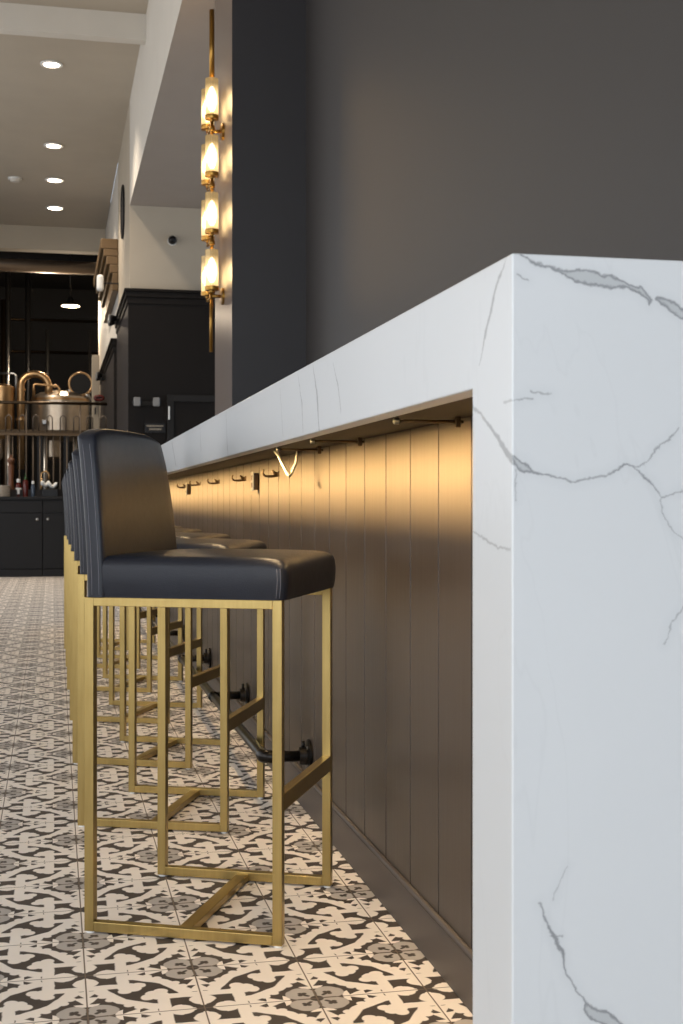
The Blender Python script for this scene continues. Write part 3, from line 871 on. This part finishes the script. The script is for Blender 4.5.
# low wall and equipment behind worktop
struct('wall_low', (LX, XB - .05, fy + .66, fy + .80, 0, pt(30, 490, 16.8).z), M['dark_face'])
def onct(px, D=16.25):
    p = pt(px, 497, D); p.z = ZCT; return p
def hpx(n, D=16.25): return n * D / F
p = onct(11)
t = thing('pepper_mill', 'tall turned brown wooden pepper mill on the worktop', 'pepper mill', p)
h = hpx(42)
latheo('body', [(.045, 0), (.05, .01), (.045, h * .12), (.028, h * .45), (.04, h * .72), (.03, h * .78)], (0, 0, 0), M['darkwood'], t, 24)
latheo('head', [(.03, h * .78), (.045, h * .84), (.045, h * .90), (.02, h * .95), (.018, h), (.004, h * 1.01)], (0, 0, 0), M['darkwood'], t, 24)
def bottle(px, h, r, body, cap, lab, label=False, nozzle=False):
    t = thing('sauce_bottle', lab, 'bottle', onct(px))
    latheo('body', [(r * .95, 0), (r, .008), (r, h * .6), (r * .8, h * .72), (r * .42, h * .8), (r * .4, h * .84)], (0, 0, 0), body, t, 20)
    if nozzle: latheo('nozzle_cap', [(r * .5, h * .8), (r * .5, h * .86), (r * .2, h * .9), (r * .08, h * 1.08)], (0, 0, 0), cap, t, 14)
    else: latheo('cap', [(r * .62, h * .82), (r * .62, h), (r * .5, h * 1.01)], (0, 0, 0), cap, t, 14)
    if label: latheo('paper_label', [(r + .001, h * .16), (r + .002, h * .17), (r + .002, h * .5), (r + .001, h * .51)], (0, 0, 0), M['white_plastic'], t, 20)
bottle(18.5, hpx(18), .038, M['red'], M['white_plastic'], 'red sauce bottle with white cap and label beside the pepper mill', True)
bottle(25.5, hpx(22), .036, M['red'], M['green'], 'red squeeze bottle with green pointed cap, right of the labelled one', False, True)
bottle(33, hpx(16), .026, M['blue'], M['white_plastic'], 'small blue bottle with pale cap, rightmost of the bottles')
for k in range(6):
    pz = onct(1, 16.1)
    o = latheo('plate', [(.06, 0), (.10, .008), (.112, .016), (.112, .0235), (.108, .0238)], (0, 0, 0), M['cream'], None, 28)
    o.location = (pz.x, pz.y, ZCT + k * .024)
    tag(o, ['bottom', 'second lowest', 'third lowest', 'third highest', 'second highest', 'topmost'][k] + ' cream plate in the stack left of the pepper mill', 'plate', 'stacked cream plates')
# dispenser box with towel and brass tap
p = onct(50)
bxo_ = bxo('napkin_box', (-.10, .10, -.06, .06, 0, hpx(8)), M['blackmetal'], None, bevel=.008); bxo_.location = p
tag(bxo_, 'low black box under the white cloth on the worktop', 'box')
bm = bmesh.new()
nx, ny = 16, 8
vv_ = [[bm.verts.new((-.11 + .20 * i / nx, -.075 + .14 * j / ny, hpx(8) + .058 + .03 * math.sin(i * .9 + j) * math.cos(j * .8) + .02 * (i < 9))) for j in range(ny + 1)] for i in range(nx + 1)]
for i in range(nx):
    for j in range(ny): bm.faces.new((vv_[i][j], vv_[i + 1][j], vv_[i + 1][j + 1], vv_[i][j + 1]))
o = obj('crumpled_cloth', bm, M['white_plastic'], None, smooth=True); o.location = p
md = o.modifiers.new('s', 'SOLIDIFY'); md.thickness = .03
tag(o, 'crumpled white cloth lying on the low black box', 'cloth')
p = onct(41, 16.4)
t = thing('gooseneck_tap', 'small brass gooseneck tap rising behind the white cloth', 'tap', p)
tubeo('spout', [(0, 0, 0), (0, 0, hpx(22))] + arc((.05, 0, hpx(22)), .05, PI, .0, 8) + [(.10, 0, hpx(18))], .010, M['copper'], t, 10)
latheo('base', [(.03, 0), (.03, .02), (.014, .03)], (0, 0, 0), M['copper'], t, 16)
tubeo('lever', [(0, 0, hpx(10)), (.05, -.02, hpx(13))], .007, M['copper'], t, 8)

# ================================================================== RAILING
DR = 17.6
ry = pt(50, 403, DR).y
zr1, zr2 = pt(50, 403.0, DR).z, pt(50, 433.5, DR).z
x0r, x1r = pt(-30, 403, DR).x, pt(124, 403, DR).x
x1r = min(x1r, XB - .08)
t = thing('metal_railing', 'dark metal railing with looped uprights in front of the brewing vessels', 'railing', (x0r, ry, 0))
Lr = x1r - x0r
tubeo('top_rail', [(0, 0, zr1), (Lr, 0, zr1)], .021, M['bronze'], t, 10)
bxo('mid_rail', (0, pt(84, 435, DR).x - x0r, -.02, .02, zr2 - .03, zr2 + -.0), M['wood'], t)
stp = 6.6 * DR / F; x = .03; k = 0
while x < Lr - .03:
    tubeo('baluster', [(x, 0, 0.0), (x, 0, (zr1 - .01) if k % 8 == 0 else zr2 - .03)], .0085, M['rail'], t, 6)
    if k % 2 == 1:
        h0, h1 = zr2 + .02, zr1 - .17; w = stp * .85
        tubeo('loop', [(x, 0, h0), (x, 0, h1 - .03), (x + .03, 0, h1), (x + w - .03, 0, h1), (x + w, 0, h1 - .03), (x + w, 0, h0)], .0085, M['rail'], t, 6)
    x += stp; k += 1

# ================================================================== BREWERY VESSELS
DB = 22.5
def bp(px, py, D=DB): return pt(px, py, D)
def bl_(n, D=DB): return n * D / F
def vessel(pxc, rpx, y_top, y_bot, lab, mat, D=DB, legs=True, dome=8):
    c = bp(pxc, 0, D); zt_, zb_ = bp(pxc, y_top, D).z, bp(pxc, y_bot, D).z
    t = thing('brewing_vessel', lab, 'brewing vessel', (c.x, c.y, 0))
    R = bl_(rpx, D); dm = bl_(dome, D)
    latheo('body', [(R * .55, zb_ - .12), (R, zb_), (R, zt_)], (0, 0, 0), mat, t, 48)
    latheo('dome', [(R, zt_), (R * .97, zt_ + dm * .3), (R * .7, zt_ + dm * .75), (R * .25, zt_ + dm), (.02, zt_ + dm)], (0, 0, 0), mat, t, 48)
    latheo('band', [(R + .004, zt_ - .03), (R + .012, zt_ - .03), (R + .012, zt_ + .01), (R + .004, zt_ + .01)], (0, 0, 0), M['copper'], t, 48, ring=True)
    for k in range(4):
        a = PI / 4 + k * PI / 2
        tubeo('leg', [(R * .75 * math.cos(a), R * .75 * math.sin(a), 0), (R * .75 * math.cos(a), R * .75 * math.sin(a), zb_ + .02)], .035, M['steel'], t, 10)
    latheo('lower_chamber', [(R * .2, bp(0, 460, D).z), (R * .34, bp(0, 457, D).z), (R * .34, zb_ - .1)], (-R * .3, 0, 0), M['tank'], t, 32)
    return t, c, R, zt_
v1, c1, R1, z1_ = vessel(60, 28, 400, 434, 'wide steel brewing vessel with arched copper pipe and open round hatch', M['tank'], dome=9)
v3, c3, R3, z3_ = vessel(2, 12, 388, 432, 'dark copper vessel cut by the left edge of the picture', M['copper'], DB - .5, dome=4)
_q = [pt(a, b, DB - .9) for a, b in ((-4, 373.5), (14, 373.5), (16, 376), (16, 402))]
tubeo('thin_pipe', [(p.x - c3.x, p.y - c3.y, p.z) for p in _q], .02, M['steel'], v3, 8)
# deck under the vessels
dk = thing('brewing_deck', 'raised dark platform under the brewing vessels', 'platform', (c1.x, c1.y - 1.4, 0))
# arch pipe: part of v1
def lp(px, py, off=0.0): p = bp(px, py); return (p.x - c1.x, off, p.z)
r_ = bl_(3.6)
A0 = lp(21.5, 470, -.3); A1 = lp(21.5, 389, -.3); 
ctr = lp(35, 388, -.3); RA = bl_(13.5)
pts = [A0, A1] + [(ctr[0] + RA * 1.0 * math.cos(a), -.3 + .0, A1[2] + RA * .95 * math.sin(a)) for a in [PI - PI * k / 14 for k in range(0, 15)]] + [(ctr[0] + RA, -.3, lp(0, 399)[2])]
pts = [p for i, p in enumerate(pts) if i != 2]
tubeo('vapour_pipe', pts, r_, M['copper'], v1, 16)
for yy in (392, 404, 421):
    q = lp(21.5, yy, -.3); latheo('pipe_clamp', [(r_ + .002, -.02), (r_ + .02, -.02), (r_ + .02, .02), (r_ + .002, .02)], q, M['copper'], v1, 20, ring=True)
# thin square pipe loop
tubeo('thin_pipe', [lp(34, 400, -.35), lp(34, 388, -.35), lp(35.5, 386.3, -.35), lp(57, 388, -.35), lp(59, 390, -.35), lp(59, 402, -.35)], .022, M['copper'], v1, 8)
latheo('manway', [(.08, 0), (.08, .05), (.02, .06)], (.18, -.1, z1_ + .12), M['steel'], v1, 24)
bxo('gauge', (-.30, -.22, -R1 - .03, -R1 + .10, z1_ - .46, z1_ - .38), M['steel'], v1, bevel=.01)
# open hatch on v1
hc = bp(80.5, 384, DB - .1); hr = bl_(11.2, DB - .1)
hx, hy_, hz = hc.x - c1.x, hc.y - c1.y, hc.z
tubeo('hatch_ring', [(hx + hr * math.cos(a), hy_, hz + hr * math.sin(a)) for a in [2 * PI * k / 36 for k in range(36)]], .021, M['copper'], v1, 10, closed=True)
latheo('hatch_lid', [(hr * .98, -.01), (hr * .7, .05), (.02, .08)], (hx, hy_, hz), M['black'], v1, 36, 'Y')
tubeo('hatch_hinge', [(hx + hr * .5, hy_, hz - hr * .86), (hx + hr * .9, hy_ + .05, z1_ - .0)], .03, M['steel'], v1, 8)
# deck geometry
bxo('deck_edge', (bp(-20, 0).x - c1.x, bp(90, 0).x - c1.x, 0, .3, bp(0, 438.5).z, bp(0, 434.5).z), M['bronze'], dk)
for px in (40, 66):
    q = bp(px, 0, DB - 1); bxo('post', (q.x - c1.x - .04, q.x - c1.x + .04, .05, .13, 0, bp(0, 439).z), M['blackmetal'], dk)
# tall pipes
for (px, y0_, y1_, r, mt, lab) in ((8, 250, 500, .05, 'steel', 'bright vertical steel pipe near the left edge, behind the railing'), (3.5, 300, 400, .06, 'bronze', 'brownish thick pipe cut by the left edge of the picture'),
                                 (47.5, 330, 396, .035, 'steel', 'bright thin vertical pipe rising behind the large vessel'), (28, 262, 380, .05, 'blackmetal', 'black vertical pipe against the dark brewery wall'),
                                 (90, 330, 480, .03, 'blackmetal', 'black thin upright left of the beige panel')):
    q = pt(px, y0_, 25.0 if px > 4 else 26.5)
    o = tubeo('vertical_pipe', [(0, 0, 0), (0, 0, min(q.z, 5.6))], r, M[mt], None, 12); o.location = (q.x, q.y, 0)
    tag(o, lab, 'pipe', 'vertical brewery pipes')
# horizontal round duct and dark steel beam
q = pt(50, 262.5, 21.6)
o = tubeo('round_duct', [(-4 - 0, 0, 0), (XB - .01, 0, 0)], bl_(6.6, 21.6), M['duct'], None, 24); o.location = (0, q.y + .4, q.z)
tag(o, 'horizontal round metal duct across the top of the brewery opening', 'duct')
q = pt(50, 256, 24)
o = bxo('steel_beam', (-4, XB + .3, -.1, .1, -.12, .12), M['blackmetal'], None); o.location = (0, q.y, q.z)
tag(o, 'dark steel beam across the brewery behind the round duct', 'beam')
for py in (380 - 60, 352):
    q = pt(50, py, 28.9 * CT)
    o = tubeo('conduit_rail', [(-3.9, 0, 0), (XB + .3, 0, 0)], .03, M['bronze'], None, 8); o.location = (0, 28.965, q.z)
    tag(o, 'thin horizontal conduit on the dark brewery wall, %s' % ('upper one' if py < 340 else 'lower one'), 'conduit', 'conduits on brewery wall')
# pendant high-bay
q = pt(70.5, 306, 23.5)
t = thing('pendant_lamp', 'lit round pendant lamp hanging in the dark brewery', 'pendant lamp', q)
latheo('shade', [(.17, .0), (.165, .02), (.08, .08), (.04, .16)], (0, 0, 0), M['blackmetal'], t, 28)
latheo('diffuser', [(.165, .0), (.15, -.008), (.02, -.012)], (0, 0, 0), emis('pendant diffuser', (1, .78, .5), 9.0), t, 28)
tubeo('cord', [(0, 0, .15), (0, 0, 5.6 - q.z)], .008, M['blackmetal'], t, 6)
l = bpy.data.lights.new('pendant_bulb', 'POINT'); l.energy = 150; l.color = (1, .8, .58); l.shadow_soft_size = .15
lo_ = bpy.data.objects.new('pendant_bulb', l); COL.objects.link(lo_); lo_.location = q + Vector((0, 0, -.15))
# red valve wheel / orange item near beige panel
q = pt(99, 398, 19.2)
t = thing('red_hose_reel', 'small red reel in front of the beige panel', 'hose reel', (q.x, q.y, q.z))
tubeo('reel', [(.06 * math.cos(a), 0, .03 * math.sin(a)) for a in [2 * PI * k / 20 for k in range(20)]], .022, M['red'], t, 8, closed=True)
bxo('hub', (-.05, .05, .0, e0.y - q.y - .001, -.02, .02), M['blackmetal'], t)

# ================================================================== LIGHTING
def area(name, loc, rot, sx, sy, e, col, spread=PI):
    l = bpy.data.lights.new(name, 'AREA'); l.shape = 'RECTANGLE'; l.size = sx; l.size_y = sy; l.energy = e; l.color = col; l.spread = spread
    o = bpy.data.objects.new(name, l); COL.objects.link(o); o.location = loc; o.rotation_euler = rot; return o
for along, fx, p0, p1, s0, s1 in WIN:
    c = (p0 + p1) / 2
    if along == 'Y': area('window_daylight', (fx + .15, c, (s0 + s1) / 2), (0, -PI / 2, 0), s1 - s0, p1 - p0, 84, (1.0, .97, .93))
    else: area('window_daylight', (c, fx + .15, (s0 + s1) / 2), (PI / 2, 0, 0), p1 - p0, s1 - s0, 150, (.88, .94, 1.0))
area('brewery_fill', (-1.6, 20.4, 4.2), (math.radians(35), math.radians(-20), 0), 1.4, .5, 60, (1.0, .9, .78))  # added fill without a fixture, brightens the brewing vessels
# warm strip
ll = BYE - BY0 - .3
area('strip_glow', (BX + .045, BY0 + .14 + ll / 2, zp - .012), (0, math.radians(-72), 0), .008, ll, 100, (1.0, .71, .31), math.radians(42))
area('strip_glow_down', (BX + .045, BY0 + .14 + ll / 2, zp - .014), (0, math.radians(-22), 0), .012, ll, 26, (1.0, .70, .38), math.radians(112))
w = bpy.data.worlds.new('World'); S.world = w; w.use_nodes = True
w.node_tree.nodes['Background'].inputs[0].default_value = (.72, .84, 1.0, 1); w.node_tree.nodes['Background'].inputs[1].default_value = 1.0

cam = bpy.data.cameras.new('Camera'); co = bpy.data.objects.new('Camera', cam); COL.objects.link(co)
co.location = (0, 0, CAMZ); co.rotation_euler = (PI / 2, 0, -TH)
cam.sensor_fit = 'VERTICAL'; cam.sensor_height = 36; cam.sensor_width = 24; cam.lens = F * 36 / 1024
cam.shift_y = -(512 - HY) / 1024
cam.clip_start = .05; cam.clip_end = 100
cam.dof.use_dof = True; cam.dof.focus_distance = 2.4; cam.dof.aperture_fstop = 16
S.camera = co
S.view_settings.view_transform = 'Standard'; S.view_settings.look = 'None'; S.view_settings.exposure = 0; S.view_settings.gamma = 1
